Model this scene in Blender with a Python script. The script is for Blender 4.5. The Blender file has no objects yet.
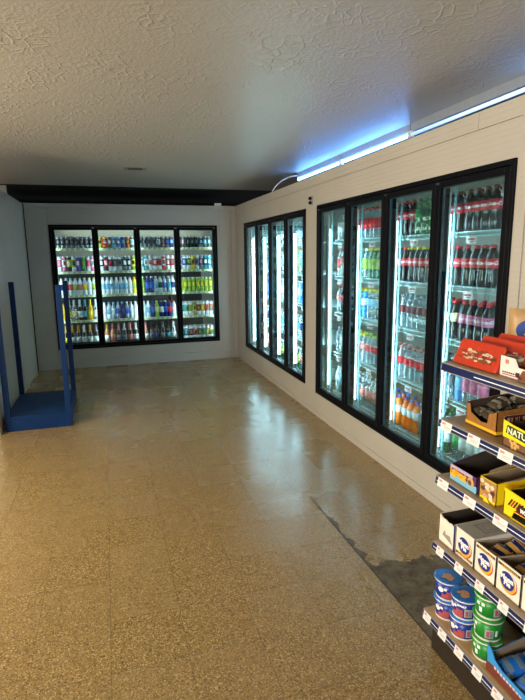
import bpy, math, random
from mathutils import Vector, Matrix
random.seed(7)
S = bpy.context.scene
COL = S.collection

# ------------------------------------------------------------------ materials
def lin(c):
    return tuple(((v/255)/12.92 if v/255 <= .04045 else ((v/255+.055)/1.055)**2.4) for v in c)+(1,)
MATS = {}
def mat(name, rgb, rough=.5, metal=0, var=.12, scale=30, bump=0, coat=0, emit=None, est=0, spec=.5):
    if name in MATS: return MATS[name]
    m = bpy.data.materials.new(name); m.use_nodes = True; nt = m.node_tree
    b = nt.nodes['Principled BSDF']; c = lin(rgb)
    b.inputs['Roughness'].default_value = rough; b.inputs['Metallic'].default_value = metal
    b.inputs['Coat Weight'].default_value = coat; b.inputs['Specular IOR Level'].default_value = spec
    tc = nt.nodes.new('ShaderNodeTexCoord'); nz = nt.nodes.new('ShaderNodeTexNoise')
    nz.inputs['Scale'].default_value = scale; nt.links.new(tc.outputs['Object'], nz.inputs['Vector'])
    mx = nt.nodes.new('ShaderNodeMix'); mx.data_type = 'RGBA'
    mx.inputs[6].default_value = tuple(v*(1-var) for v in c[:3])+(1,)
    mx.inputs[7].default_value = tuple(min(1, v*(1+var)) for v in c[:3])+(1,)
    nt.links.new(nz.outputs['Fac'], mx.inputs[0]); nt.links.new(mx.outputs[2], b.inputs['Base Color'])
    if bump:
        bp = nt.nodes.new('ShaderNodeBump'); bp.inputs['Strength'].default_value = bump; bp.inputs['Distance'].default_value = .005
        nt.links.new(nz.outputs['Fac'], bp.inputs['Height']); nt.links.new(bp.outputs['Normal'], b.inputs['Normal'])
    if emit:
        b.inputs['Emission Color'].default_value = lin(emit); b.inputs['Emission Strength'].default_value = est
    MATS[name] = m
    return m
def clearmat(name, tint, gloss=.12, rough=.03, body=0, bodycol=(200, 220, 225)):
    if name in MATS: return MATS[name]
    m = bpy.data.materials.new(name); m.use_nodes = True; nt = m.node_tree
    for n in list(nt.nodes): nt.nodes.remove(n)
    out = nt.nodes.new('ShaderNodeOutputMaterial'); tr = nt.nodes.new('ShaderNodeBsdfTransparent')
    tr.inputs[0].default_value = lin(tint)
    gl = nt.nodes.new('ShaderNodeBsdfGlossy'); gl.inputs['Roughness'].default_value = rough
    lw = nt.nodes.new('ShaderNodeLayerWeight'); lw.inputs[0].default_value = .25
    ma = nt.nodes.new('ShaderNodeMath'); ma.operation = 'MULTIPLY_ADD'
    ma.inputs[1].default_value = .35; ma.inputs[2].default_value = gloss
    nt.links.new(lw.outputs['Fresnel'], ma.inputs[0])
    mix = nt.nodes.new('ShaderNodeMixShader'); nt.links.new(ma.outputs[0], mix.inputs[0])
    src = tr
    if body:
        df = nt.nodes.new('ShaderNodeBsdfDiffuse'); df.inputs[0].default_value = lin(bodycol)
        m2 = nt.nodes.new('ShaderNodeMixShader'); m2.inputs[0].default_value = body
        nt.links.new(tr.outputs[0], m2.inputs[1]); nt.links.new(df.outputs[0], m2.inputs[2]); src = m2
    nt.links.new(src.outputs[0], mix.inputs[1]); nt.links.new(gl.outputs[0], mix.inputs[2])
    nt.links.new(mix.outputs[0], out.inputs[0]); MATS[name] = m
    return m

def N(nt, t, **kw):
    n = nt.nodes.new(t)
    for k, v in kw.items():
        if k.startswith('i_'):
            key = k[2:]; n.inputs[int(key) if key.isdigit() else key.replace('_', ' ')].default_value = v
        else: setattr(n, k, v)
    return n
def M(nt, op, a, b=None, c=None, clamp=False):
    n = nt.nodes.new('ShaderNodeMath'); n.operation = op; n.use_clamp = clamp
    for i, v in enumerate((a, b, c)):
        if v is None: continue
        if isinstance(v, (int, float)): n.inputs[i].default_value = v
        else: nt.links.new(v, n.inputs[i])
    return n.outputs[0]
def mixc(nt, f, a, b):
    n = nt.nodes.new('ShaderNodeMix'); n.data_type = 'RGBA'
    for i, v in ((0, f), (6, a), (7, b)):
        if isinstance(v, (int, float, tuple)): n.inputs[i].default_value = v
        else: nt.links.new(v, n.inputs[i])
    return n.outputs[2]

def floor_material():
    m = bpy.data.materials.new('speckled_vinyl_tile'); m.use_nodes = True; nt = m.node_tree
    L = nt.links.new; b = nt.nodes['Principled BSDF']
    tc = N(nt, 'ShaderNodeTexCoord'); sp = N(nt, 'ShaderNodeSeparateXYZ'); L(tc.outputs['Object'], sp.inputs[0])
    X, Y = sp.outputs[0], sp.outputs[1]
    def noise(sc, det=2, ro=.5):
        n = N(nt, 'ShaderNodeTexNoise'); n.inputs['Scale'].default_value = sc; n.inputs['Detail'].default_value = det
        n.inputs['Roughness'].default_value = ro; L(tc.outputs['Object'], n.inputs['Vector']); return n.outputs['Fac']
    T = .305
    u = M(nt, 'DIVIDE', M(nt, 'ADD', X, -1.14), T); v = M(nt, 'DIVIDE', Y, T)
    iu, iv = M(nt, 'FLOOR', u), M(nt, 'FLOOR', v); fu, fv = M(nt, 'FRACT', u), M(nt, 'FRACT', v)
    cmb = N(nt, 'ShaderNodeCombineXYZ'); L(iu, cmb.inputs[0]); L(iv, cmb.inputs[1])
    wn = N(nt, 'ShaderNodeTexWhiteNoise'); L(cmb.outputs[0], wn.inputs['Vector']); tile = wn.outputs['Value']
    eu = M(nt, 'MINIMUM', fu, M(nt, 'SUBTRACT', 1, fu)); ev = M(nt, 'MINIMUM', fv, M(nt, 'SUBTRACT', 1, fv))
    e = M(nt, 'MINIMUM', eu, ev)
    seam = M(nt, 'LESS_THAN', e, .005)
    # speckle
    n1 = noise(175, 3, .7); n2 = noise(105, 2, .6); n3 = noise(1.6, 3); n4 = noise(150, 2)
    def chips(sc):
        v_ = N(nt, 'ShaderNodeTexVoronoi'); v_.inputs['Scale'].default_value = sc; L(tc.outputs['Object'], v_.inputs['Vector'])
        q_ = N(nt, 'ShaderNodeSeparateColor'); L(v_.outputs['Color'], q_.inputs[0]); return q_.outputs[0], q_.outputs[1]
    ca, cb = chips(215); cc, cd_ = chips(105)
    base = mixc(nt, ca, lin((134, 108, 64)), lin((176, 148, 96)))
    base = mixc(nt, M(nt, 'MULTIPLY', M(nt, 'GREATER_THAN', cb, .88), .65), base, lin((64, 50, 30)))
    base = mixc(nt, M(nt, 'MULTIPLY', M(nt, 'LESS_THAN', cb, .10), .65), base, lin((226, 204, 158)))
    base = mixc(nt, M(nt, 'MULTIPLY', M(nt, 'GREATER_THAN', cc, .93), .45), base, lin((78, 60, 36)))
    base = mixc(nt, M(nt, 'MULTIPLY', M(nt, 'ADD', tile, -.5), .10, clamp=True), base, lin((200, 178, 136)))
    base = mixc(nt, M(nt, 'MULTIPLY', n3, .25), base, lin((120, 96, 60)))
    base = mixc(nt, M(nt, 'MULTIPLY', seam, .45), base, lin((72, 56, 36)))
    # old darker strip of flooring along the coolers, right of the step at x = 1.21
    old = M(nt, 'GREATER_THAN', X, 1.215)
    base = mixc(nt, M(nt, 'MULTIPLY', old, .08), base, lin((92, 78, 52)))
    # cement-grey worn patch: narrow line widening towards the shelf unit
    wob = M(nt, 'MULTIPLY', M(nt, 'ADD', noise(11, 4, .6), -.5), .2)
    w = M(nt, 'MULTIPLY_ADD', M(nt, 'SUBTRACT', 3.0, Y), .05, .0)
    wide = M(nt, 'MULTIPLY', M(nt, 'LESS_THAN', M(nt, 'ADD', Y, M(nt, 'MULTIPLY', wob, 1.6)), 2.13), .42)
    wid = M(nt, 'ADD', w, wide)
    xr = M(nt, 'ADD', M(nt, 'SUBTRACT', X, 1.207), wob)
    st = M(nt, 'MULTIPLY', M(nt, 'LESS_THAN', xr, wid), M(nt, 'GREATER_THAN', X, 1.207))
    st = M(nt, 'MULTIPLY', st, M(nt, 'LESS_THAN', Y, 3.3))
    stc = mixc(nt, M(nt, 'MULTIPLY_ADD', M(nt, 'ADD', noise(13, 5, .7), -.5), 3, .5, clamp=True), lin((40, 38, 34)), lin((112, 106, 92)))
    base = mixc(nt, M(nt, 'MULTIPLY', st, .92), base, stc)
    # thin dark joint at the step
    dj = M(nt, 'MULTIPLY', M(nt, 'LESS_THAN', M(nt, 'ABSOLUTE', M(nt, 'SUBTRACT', X, 1.211)), .005), M(nt, 'LESS_THAN', Y, 2.9))
    base = mixc(nt, M(nt, 'MULTIPLY', dj, .7), base, lin((50, 42, 30)))
    L(base, b.inputs['Base Color'])
    base = base
    # gloss: tiles differ, worn patch matt
    r = M(nt, 'MULTIPLY_ADD', tile, .07, .17)
    r = M(nt, 'ADD', r, M(nt, 'MULTIPLY', noise(3.0, 3), .14))
    r = M(nt, 'ADD', r, M(nt, 'MULTIPLY', st, .5))
    L(r, b.inputs['Roughness'])
    strip = M(nt, 'MULTIPLY', M(nt, 'GREATER_THAN', X, 1.14), M(nt, 'SUBTRACT', 1, old))
    b.inputs['Specular IOR Level'].default_value = .6
    L(M(nt, 'MULTIPLY', M(nt, 'SUBTRACT', 1, st), .22), b.inputs['Coat Weight']); b.inputs['Coat Roughness'].default_value = .2
    bp = N(nt, 'ShaderNodeBump'); bp.inputs['Strength'].default_value = .35; bp.inputs['Distance'].default_value = .0015
    h = M(nt, 'ADD', M(nt, 'MULTIPLY', n1, .5), M(nt, 'MULTIPLY', tile, .6))
    h = M(nt, 'SUBTRACT', h, M(nt, 'MULTIPLY', seam, .8)); h = M(nt, 'ADD', h, M(nt, 'MULTIPLY', noise(9, 2), 1.5))
    L(h, bp.inputs['Height']); L(bp.outputs[0], b.inputs['Normal'])
    return m

def ceiling_material():
    m = bpy.data.materials.new('stomped_textured_paint'); m.use_nodes = True; nt = m.node_tree
    L = nt.links.new; b = nt.nodes['Principled BSDF']
    tc = N(nt, 'ShaderNodeTexCoord')
    ns = N(nt, 'ShaderNodeTexNoise'); ns.inputs['Scale'].default_value = 5; ns.inputs['Detail'].default_value = 3
    L(tc.outputs['Object'], ns.inputs['Vector'])
    wv = N(nt, 'ShaderNodeMix', data_type='RGBA'); wv.inputs[0].default_value = .13
    L(tc.outputs['Object'], wv.inputs[6]); L(ns.outputs['Color'], wv.inputs[7])
    vo = N(nt, 'ShaderNodeTexVoronoi', feature='DISTANCE_TO_EDGE'); vo.inputs['Scale'].default_value = 17
    L(wv.outputs[2], vo.inputs['Vector'])
    ridge = M(nt, 'SUBTRACT', 1, M(nt, 'MULTIPLY', vo.outputs['Distance'], 9), clamp=True)
    n2 = N(nt, 'ShaderNodeTexNoise'); n2.inputs['Scale'].default_value = 3.2; n2.inputs['Detail'].default_value = 2
    L(tc.outputs['Object'], n2.inputs['Vector'])
    ridge = M(nt, 'MULTIPLY', ridge, M(nt, 'MULTIPLY_ADD', M(nt, 'ADD', n2.outputs['Fac'], -.42), 5, 0, clamp=True))
    n3 = N(nt, 'ShaderNodeTexNoise'); n3.inputs['Scale'].default_value = 70; n3.inputs['Detail'].default_value = 3
    L(tc.outputs['Object'], n3.inputs['Vector'])
    h = M(nt, 'ADD', M(nt, 'MULTIPLY', ridge, .7), M(nt, 'MULTIPLY', n3.outputs['Fac'], .9))
    bp = N(nt, 'ShaderNodeBump'); bp.inputs['Strength'].default_value = .62; bp.inputs['Distance'].default_value = .006
    L(h, bp.inputs['Height']); L(bp.outputs[0], b.inputs['Normal'])
    b.inputs['Base Color'].default_value = lin((184, 180, 174)); b.inputs['Roughness'].default_value = .38
    return m

def panel_material(name, rgb, rough=.42, rib=True, per=.030, strength=.8):
    m = bpy.data.materials.new(name); m.use_nodes = True; nt = m.node_tree
    L = nt.links.new; b = nt.nodes['Principled BSDF']
    tc = N(nt, 'ShaderNodeTexCoord'); sp = N(nt, 'ShaderNodeSeparateXYZ'); L(tc.outputs['Object'], sp.inputs[0])
    n = N(nt, 'ShaderNodeTexNoise'); n.inputs['Scale'].default_value = 2.5; n.inputs['Detail'].default_value = 4
    L(tc.outputs['Object'], n.inputs['Vector'])
    c = lin(rgb)
    L(mixc(nt, n.outputs['Fac'], tuple(v*.9 for v in c[:3])+(1,), tuple(min(1, v*1.07) for v in c[:3])+(1,)), b.inputs['Base Color'])
    b.inputs['Roughness'].default_value = rough
    f = M(nt, 'FRACT', M(nt, 'DIVIDE', sp.outputs[2], per))
    g = M(nt, 'MULTIPLY', M(nt, 'LESS_THAN', f, .14), -1.0 if rib else 0)
    h = M(nt, 'ADD', g, M(nt, 'MULTIPLY', n.outputs['Fac'], 1.2))
    bp = N(nt, 'ShaderNodeBump'); bp.inputs['Strength'].default_value = strength; bp.inputs['Distance'].default_value = .003
    L(h, bp.inputs['Height']); L(bp.outputs[0], b.inputs['Normal'])
    return m

# ------------------------------------------------------------------ mesh helpers
class MB:
    def __init__(s): s.v = []; s.f = []; s.m = []; s.sm = []
    def add(s, vs, fs, mi=0, smooth=False):
        o = len(s.v); s.v += [tuple(p) for p in vs]
        for q in fs: s.f.append(tuple(i+o for i in q)); s.m.append(mi); s.sm.append(smooth)
        return s
    def box(s, x0, x1, y0, y1, z0, z1, mi=0):
        v = [(x, y, z) for x in (x0, x1) for y in (y0, y1) for z in (z0, z1)]
        return s.add(v, [(0, 1, 3, 2), (4, 6, 7, 5), (0, 4, 5, 1), (2, 3, 7, 6), (0, 2, 6, 4), (1, 5, 7, 3)], mi)
    def prism(s, poly, a, b, axis='y', mi=0):
        # poly: list of 2D; extruded along axis from a to b
        def P(p, t):
            if axis == 'y': return (p[0], t, p[1])
            if axis == 'x': return (t, p[0], p[1])
            return (p[0], p[1], t)
        n = len(poly); v = [P(p, a) for p in poly]+[P(p, b) for p in poly]
        f = [tuple(range(n))[::-1], tuple(range(n, 2*n))]+[(i, (i+1) % n, (i+1) % n+n, i+n) for i in range(n)]
        return s.add(v, f, mi)
    def lathe(s, prof, seg=14, mi=0, c=(0, 0, 0)):
        v = []; f = []
        for r, z in prof:
            for k in range(seg):
                a = 2*math.pi*k/seg; v.append((c[0]+r*math.cos(a), c[1]+r*math.sin(a), c[2]+z))
        for i in range(len(prof)-1):
            for k in range(seg):
                k2 = (k+1) % seg; f.append((i*seg+k, i*seg+k2, (i+1)*seg+k2, (i+1)*seg+k))
        f.append(tuple(range(seg))[::-1]); f.append(tuple((len(prof)-1)*seg+k for k in range(seg)))
        return s.add(v, f, mi, True)
    def tube(s, a, b, r, seg=8, mi=0):
        a = Vector(a); b = Vector(b); d = (b-a); q = d.to_track_quat('Z', 'Y'); L = d.length
        v = []
        for t in (0, L):
            for k in range(seg):
                an = 2*math.pi*k/seg; v.append(a+q@Vector((r*math.cos(an), r*math.sin(an), t)))
        f = [(k, (k+1) % seg, (k+1) % seg+seg, k+seg) for k in range(seg)]+[tuple(range(seg))[::-1], tuple(range(seg, 2*seg))]
        return s.add(v, f, mi, True)
    def mesh(s, name, mats):
        me = bpy.data.meshes.new(name); me.from_pydata(s.v, [], s.f)
        if not isinstance(mats, (list, tuple)): mats = [mats]
        for m in mats: me.materials.append(m)
        me.polygons.foreach_set('material_index', s.m); me.polygons.foreach_set('use_smooth', s.sm)
        me.update(); return me
    def obj(s, name, mats, parent=None, bevel=0):
        return link(name, s.mesh(name, mats), parent, bevel)
def link(name, me, parent=None, bevel=0, loc=None):
    o = bpy.data.objects.new(name, me); COL.objects.link(o)
    if parent: o.parent = parent
    if loc: o.location = loc
    if bevel:
        bm = o.modifiers.new('bevel', 'BEVEL'); bm.width = bevel; bm.segments = 2; bm.limit_method = 'ANGLE'
    return o
def tag(o, label=None, cat=None, group=None, kind=None):
    if label: o['label'] = label
    if cat: o['category'] = cat
    if group: o['group'] = group
    if kind: o['kind'] = kind
    return o
def empty(name, loc, label, cat, group=None, rz=0):
    o = bpy.data.objects.new(name, None); COL.objects.link(o); o.empty_display_size = .05
    o.location = loc; o.rotation_euler = (0, 0, rz)
    return tag(o, label, cat, group)
def struct(name, mb, m, label=None):
    o = mb.obj(name, m); o['kind'] = 'structure'
    if label: o['label'] = label; o['category'] = name.split('_')[0]
    return o

# writing on a plane facing -X (reads left to right as y falls) or wrapped on a cylinder
DG = None
def text_data(s, size, shear=0, bold=.0):
    cu = bpy.data.curves.new('writing', 'FONT'); cu.body = s; cu.size = size; cu.shear = shear
    cu.align_x = 'CENTER'; cu.align_y = 'CENTER'; cu.offset = bold; cu.resolution_u = 2
    ob = bpy.data.objects.new('writing', cu); COL.objects.link(ob)
    dg = bpy.context.evaluated_depsgraph_get(); me = bpy.data.meshes.new_from_object(ob.evaluated_get(dg))
    vs = [v.co.copy() for v in me.vertices]; fs = [tuple(p.vertices) for p in me.polygons]
    bpy.data.objects.remove(ob); bpy.data.meshes.remove(me); bpy.data.curves.remove(cu)
    return vs, fs
def text_flat(mb, s, size, x, yc, zc, mi=0, shear=0, bold=.0, tilt=0, side=False, sx=1):
    vs, fs = text_data(s, size, shear, bold); out = []
    for v in vs:
        a, b = v.x*sx*math.cos(tilt)-v.y*math.sin(tilt), v.x*sx*math.sin(tilt)+v.y*math.cos(tilt)
        out.append((yc+a, x, zc+b) if side else (x, yc-a, zc+b))
    if side: mb.add(out, fs, mi)       # faces -Y, reads along +X; here x is the y plane and yc the x centre
    else: mb.add(out, fs, mi)
    return mb
def text_round(s, size, r, zc, shear=0, bold=0):
    vs, fs = text_data(s, size, shear, bold); mb = MB()
    # front of the object is local -X ; text runs so that it reads from outside
    out = []
    for v in vs:
        a = math.pi+v.x/r
        out.append((r*math.cos(a), r*math.sin(a), zc+v.y))
    mb.add(out, fs); return mb
def disc(mb, x, yc, zc, ry, rz, mi=0, seg=28, t=.0):
    v = [(x, yc, zc)]+[(x, yc+ry*math.cos(2*math.pi*k/seg), zc+rz*math.sin(2*math.pi*k/seg)) for k in range(seg)]
    return mb.add(v, [(0, 1+(k+1) % seg, 1+k) for k in range(seg)], mi)

# ------------------------------------------------------------------ palette
FLOOR = floor_material(); CEIL = ceiling_material()
WALLR = panel_material('ribbed_beige_panel', (182, 177, 167))
WALLB = panel_material('ribbed_grey_panel', (184, 183, 178))
WALLL = panel_material('glossy_white_panel', (226, 226, 220), rough=.16, rib=False, strength=.2)
DARKJ = mat('dark_joint', (40, 38, 36), .8)
BLACK = mat('black_anodised', (9, 11, 17), .45, var=.2, spec=.12)
BLACK2 = mat('black_satin', (12, 14, 19), .45, var=.2, spec=.15)
WHITE = mat('white_enamel', (225, 228, 226), .35)
CHROME = mat('brushed_steel', (190, 192, 195), .25, metal=1)
LEDM = mat('led_cool', (255, 255, 255), .4, emit=(214, 240, 255), est=38)
LEDB = mat('led_back', (255, 255, 255), .4, emit=(240, 246, 255), est=19)
TUBEM = mat('tube_blue', (255, 255, 255), .4, emit=(96, 165, 255), est=30)
GLASS = clearmat('door_glass', (226, 242, 242), .035, .015)
BLUE = mat('blue_paint', (7, 46, 98), .48, var=.2, scale=14, bump=.15, spec=.2)
NAVY = mat('navy_strip', (8, 24, 78), .35, spec=.3)
TAGW = mat('tag_white', (228, 224, 220), .5)
REDINK = mat('red_ink', (196, 40, 46), .5)
TANSH = mat('tan_shelf_enamel', (152, 124, 92), .42, scale=6)
KICK = mat('dark_kick_panel', (40, 33, 27), .4)
CLG = mat('cooler_inner_white', (196, 194, 182), .5)
CDK = mat('cooler_inner_grey', (86, 96, 104), .5)

# ------------------------------------------------------------------ setting
W, YB, XL, CH, WT = 1.935, 7.777, -1.02, 2.55, 2.326
struct('floor', MB().box(-5, 4.2, -3.5, 10, -.1, 0), FLOOR)
struct('ceiling', MB().box(-5, 2.55, -3.5, 7.66, CH, CH+.1), CEIL)
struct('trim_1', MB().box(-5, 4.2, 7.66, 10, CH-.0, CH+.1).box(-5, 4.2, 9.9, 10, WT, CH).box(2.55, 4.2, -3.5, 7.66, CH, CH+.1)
       .box(4.1, 4.2, -3.5, 9.9, WT, CH), mat('dark_void_shade', (30, 38, 48), .8))  # space above the coolers, its shade put into the dark colour

def wall_boxes(mb, axis, p0, p1, segs, zbands, openings, gapz=.003):
    """wall made of panels; segs per band: list of cut positions. openings: (a0,a1,z0,z1)"""
    def put(a0, a1, z0, z1):
        if a1-a0 < 1e-4 or z1-z0 < 1e-4: return
        if axis == 'y': mb.box(p0, p1, a0, a1, z0, z1)
        else: mb.box(a0, a1, p0, p1, z0, z1)
    for (z0, z1), cuts in zip(zbands, segs):
        for a0, a1 in zip(cuts[:-1], cuts[1:]):
            cur = a0+.0015
            end = a1-.0015
            ops = sorted(o for o in openings if o[2] < z1 and o[3] > z0 and o[0] < end and o[1] > cur)
            for o in ops:
                put(cur, max(cur, o[0]), z0, z1)
                s0, s1 = max(cur, o[0]), min(end, o[1])
                put(s0, s1, z0, o[2]); put(s0, s1, o[3], z1)
                cur = max(cur, s1)
            put(cur, end, z0, z1)
NEAR = (2.1226, 4.5815, .242, 2.046); FAR = (4.8815, 7.2564, .262, 2.042); BK = (-.7207, 1.6419, .284, 2.041)
def inner(g, d=.02): return (g[0]+d, g[1]-d, g[2]+d, g[3]-d)
ops_r = [inner(NEAR), inner(FAR)]
mb = MB(); wall_boxes(mb, 'y', W, W+.03, [[-3.5, -.6, 2.73, 5.26, YB+.03], [-3.5, 2.09, 4.60, 4.87, 7.3, YB+.03], [-3.5, 0, 2.42, 4.95, 7.3, YB+.03]],
                      [(0, .053), (.056, 2.233), (2.236, WT)], ops_r)
struct('wall_right', mb, WALLR)
mb = MB(); wall_boxes(mb, 'y', W+.028, W+.05, [[-3.5, YB+.03]], [(0, WT-.01)], ops_r)
struct('trim_2', mb, DARKJ)
ops_b = [inner(BK)]
mb = MB(); wall_boxes(mb, 'x', YB, YB+.03, [[-1.2, -.66, W-.0], [-1.2, -.73, 1.68, 1.86, W], [-1.2, W]],
                      [(0, .12), (.123, 2.262), (2.265, WT)], ops_b)
struct('wall_back', mb, WALLB)
mb = MB(); wall_boxes(mb, 'x', YB+.028, YB+.05, [[-1.2, W]], [(0, WT-.01)], ops_b)
struct('trim_3', mb, DARKJ)
struct('trim_4', MB().box(W+.001, W+.0012, 2.085, 2.087, 0, 2.2), DARKJ)
struct('wall_left', MB().box(XL-.08, XL, 4.97, YB-.012, 0, WT-.01), WALLL)
struct('wall_far_left', MB().box(-5, -1.2, YB, YB+.05, 0, CH), WALLB)
struct('wall_side_left', MB().box(-5, -4.95, -3.5, YB, 0, CH), WALLB)
struct('trim_5', MB().box(XL, XL+.012, YB-.014, YB-.002, .0, WT-.01), DARKJ)
# thin vertical panel batten beside the nearest cooler frame
struct('trim_6', MB().box(W-.008, W, 2.045, 2.10, .056, 2.233), WALLR)
# cooler rooms behind the doors
CIN = mat('cooler_inner_panel', (176, 176, 166), .5)
struct('wall_cooler_rear', MB().box(3.95, 4.0, 1.9, 7.95, 0, 2.3), CIN)
struct('wall_cooler_near', MB().box(W+.05, 3.95, 1.9, 1.95, 0, 2.28), CIN)
struct('wall_cooler_far', MB().box(2.0, 3.95, 7.9, 7.95, 0, 2.28), CIN)
struct('ceiling_cooler', MB().box(W+.05, 3.95, 1.9, 7.95, 2.28, 2.3), CIN)
struct('wall_storage_rear', MB().box(-1.3, W-.02, 9.3, 9.4, 0, 2.3), CLG)
struct('wall_storage_left', MB().box(-1.3, -1.25, YB+.05, 9.3, 0, 2.28), CLG)
struct('wall_storage_right', MB().box(W-.04, W-.02, YB+.05, 9.3, 0, 2.28), CLG)
struct('ceiling_storage', MB().box(-1.3, W-.02, YB+.05, 9.3, 2.28, 2.3), CLG)

# ------------------------------------------------------------------ cooler fronts
ORD = ['leftmost', 'second', 'third', 'fourth', 'fifth', 'sixth', 'seventh', 'eighth', 'ninth', 'tenth', 'eleventh', 'twelfth']
def xf(side, a, d):      # a = coordinate along the wall, d = depth into the cooler from the wall face
    return (W+d, a) if side == 'r' else (a, YB+d)
def sbox(mb, side, a0, a1, d0, d1, z0, z1, mi=0):
    if side == 'r': return mb.box(W+d0, W+d1, a0, a1, z0, z1, mi)
    return mb.box(a0, a1, YB+d0, YB+d1, z0, z1, mi)
def ring(mb, side, a0, a1, z0, z1, w, d0, d1, mi=0):
    sbox(mb, side, a0, a0+w, d0, d1, z0, z1, mi); sbox(mb, side, a1-w, a1, d0, d1, z0, z1, mi)
    sbox(mb, side, a0+w, a1-w, d0, d1, z0, z0+w, mi); sbox(mb, side, a0+w, a1-w, d0, d1, z1-w, z1, mi)
def cooler_front(side, g, n, name_place, doornames, led):
    a0, a1, z0, z1 = g
    cx, cy = (W, (a0+a1)/2) if side == 'r' else ((a0+a1)/2, YB)
    t = empty('display_cooler', (0, 0, 0), 'black-framed display cooler with four glass doors, '+name_place, 'cooler')
    mb = MB(); ring(mb, side, a0, a1, z0, z1, .028, -.014, .05); mb.obj('frame_border', BLACK, t, .003)
    bw = (a1-a0-.056)/n
    for i in range(n+1):
        a = a0+.028+bw*i
        if 0 < i < n:
            mb = MB(); sbox(mb, side, a-.02, a+.02, .03, .075, z0+.03, z1-.03); mb.obj('mullion', BLACK2, t)
        aa = min(max(a+(.012 if side == 'r' else 0), a0+.045), a1-.045)
        h = MB(); sbox(h, side, aa-.026, aa+.026, .076, .092, z0+.06, z1-.09); hs = h.obj('light_housing', WHITE, t)
        h = MB(); hw, dd = (.011, .106) if (g is NEAR) else ((.015, .124) if g is FAR else (.012, .106)); sbox(h, side, aa-hw, aa+hw, .092, dd, z0+.09, z1-(.22 if side == 'r' else .12)); s_ = h.obj('light_strip', led, hs); s_['label'] = 'bright white vertical light strip'
    # header ledge inside, white
    mb = MB(); sbox(mb, side, a0+.03, a1-.03, .055, .145, z1-.045, z1-.03); mb.obj('inner_header', WHITE, t)
    for i in range(n):
        b0, b1 = a0+.028+bw*i+.003, a0+.028+bw*(i+1)-.003
        d = empty('cooler_door', (0, 0, 0), doornames[i], 'cooler door', None)
        mb = MB(); ring(mb, side, b0, b1, z0+.031, z1-.031, .038, -.010, .028); mb.obj('door_frame', BLACK, d, .003)
        mb = MB(); sbox(mb, side, b0+.036, b1-.036, .008, .012, z0+.067, z1-.067); mb.obj('glass_pane', GLASS, d)
        mb = MB(); ring(mb, side, b0+.036, b1-.036, z0+.067, z1-.067, .006, .012, .027); mb.obj('gasket', mat('grey_gasket', (96, 104, 112), .4), d)
        mb = MB(); sbox(mb, side, b1-.03, b1-.008, -.015, -.008, z1-.052, z1-.038); mb.obj('hinge', CHROME, d)
cooler_front('r', NEAR, 4, 'nearest group on the right wall',
    ['glass cooler door nearest the snack shelves, cola bottles behind it', 'glass cooler door with orange soda bottles at the bottom, right wall',
     'glass cooler door with yellow-capped bottles behind it, right wall', 'glass cooler door farthest away in the near right-wall group'], LEDM)
cooler_front('r', FAR, 4, 'far group on the right wall near the corner',
    ['nearest glass door of the far right-wall group', 'second nearest glass door of the far right-wall group',
     'third nearest glass door of the far right-wall group', 'glass door beside the room corner in far right-wall group'], LEDM)
cooler_front('b', BK, 4, 'on the back wall',
    ['leftmost glass cooler door on the back wall, wine bottles at bottom', 'second glass cooler door from the left on the back wall',
     'third glass cooler door from the left on the back wall', 'rightmost glass cooler door on the back wall, lime cans inside'], LEDB)

# ------------------------------------------------------------------ shelves in the coolers
SZ = [1.722, 1.39, 1.045, .652, .262]; SZB = [1.716, 1.386, 1.046, .674, .295]
WIRE = mat('white_coated_wire', (186, 214, 214), .3)
STRIPY = mat('price_strip_lime', (186, 200, 120), .5)
SHNAME = ['top', 'second', 'third', 'fourth', 'bottom']
def wire_shelf_meshes():
    mb = MB(); L = .585
    for z in (0, -.028): mb.tube((0, 0, z), (0, L, z), .0035, 6)
    n = 14
    for i in range(n):
        ya, yb = L*i/n, L*(i+.5)/n
        mb.tube((0, ya, 0), (0, yb, -.028), .0018, 4); mb.tube((0, yb, -.028), (0, L*(i+1)/n, 0), .0018, 4)
    for i in range(24):
        y = L*(i+.5)/24; mb.tube((0, y, 0), (.60, y, 0), .0018, 4)
    for x in (.2, .4, .6): mb.tube((x, 0, -.004), (x, L, -.004), .0035, 6)
    card = MB(); card.box(-.008, -.006, .415, .50, -.072, -.030, 0)
    card.box(-.009, -.0082, .425, .49, -.052, -.040, 1).box(-.009, -.0082, .43, .475, -.064, -.058, 2)
    return mb.mesh('wire_shelf', WIRE), card.mesh('price_card', [TAGW, REDINK, mat('grey_ink', (110, 110, 118), .6)])
WSM, CARDM = wire_shelf_meshes()
def grid_rack_meshes():
    mb = MB(); L = .575
    mb.box(0, L, 0, .012, -.02, .0)
    for i in range(20): mb.tube((L*(i+.5)/20, .01, -.003), (L*(i+.5)/20, .55, -.003), .002, 4)
    for y in (.25, .55): mb.tube((0, y, -.006), (L, y, -.006), .004, 6)
    st = MB(); st.box(0, L, -.006, .0, -.028, .008, 0)
    for i in range(8): st.box(.015+i*.071, .06+i*.071, -.0075, -.006, -.024, .004, 1)
    return mb.mesh('rack_deck', WIRE), st.mesh('price_strip', [WHITE, STRIPY])
RKM, RSM = grid_rack_meshes()
DV = MB()
for i in range(9): DV.tube((.008+i*.069, .0, .035), (.008+i*.069, .5, .035), .0025, 5).tube((.008+i*.069, .0, 0), (.008+i*.069, 0, .035), .0025, 5)
DVM = DV.mesh('divider', WHITE)
POST = mat('shelf_post_teal', (150, 205, 210), .35)
def bays(g, n=4):
    a0, a1 = g[0]+.028, g[1]-.028; w = (a1-a0)/n
    return [(a0+w*i, a0+w*(i+1)) for i in range(n)]
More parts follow.
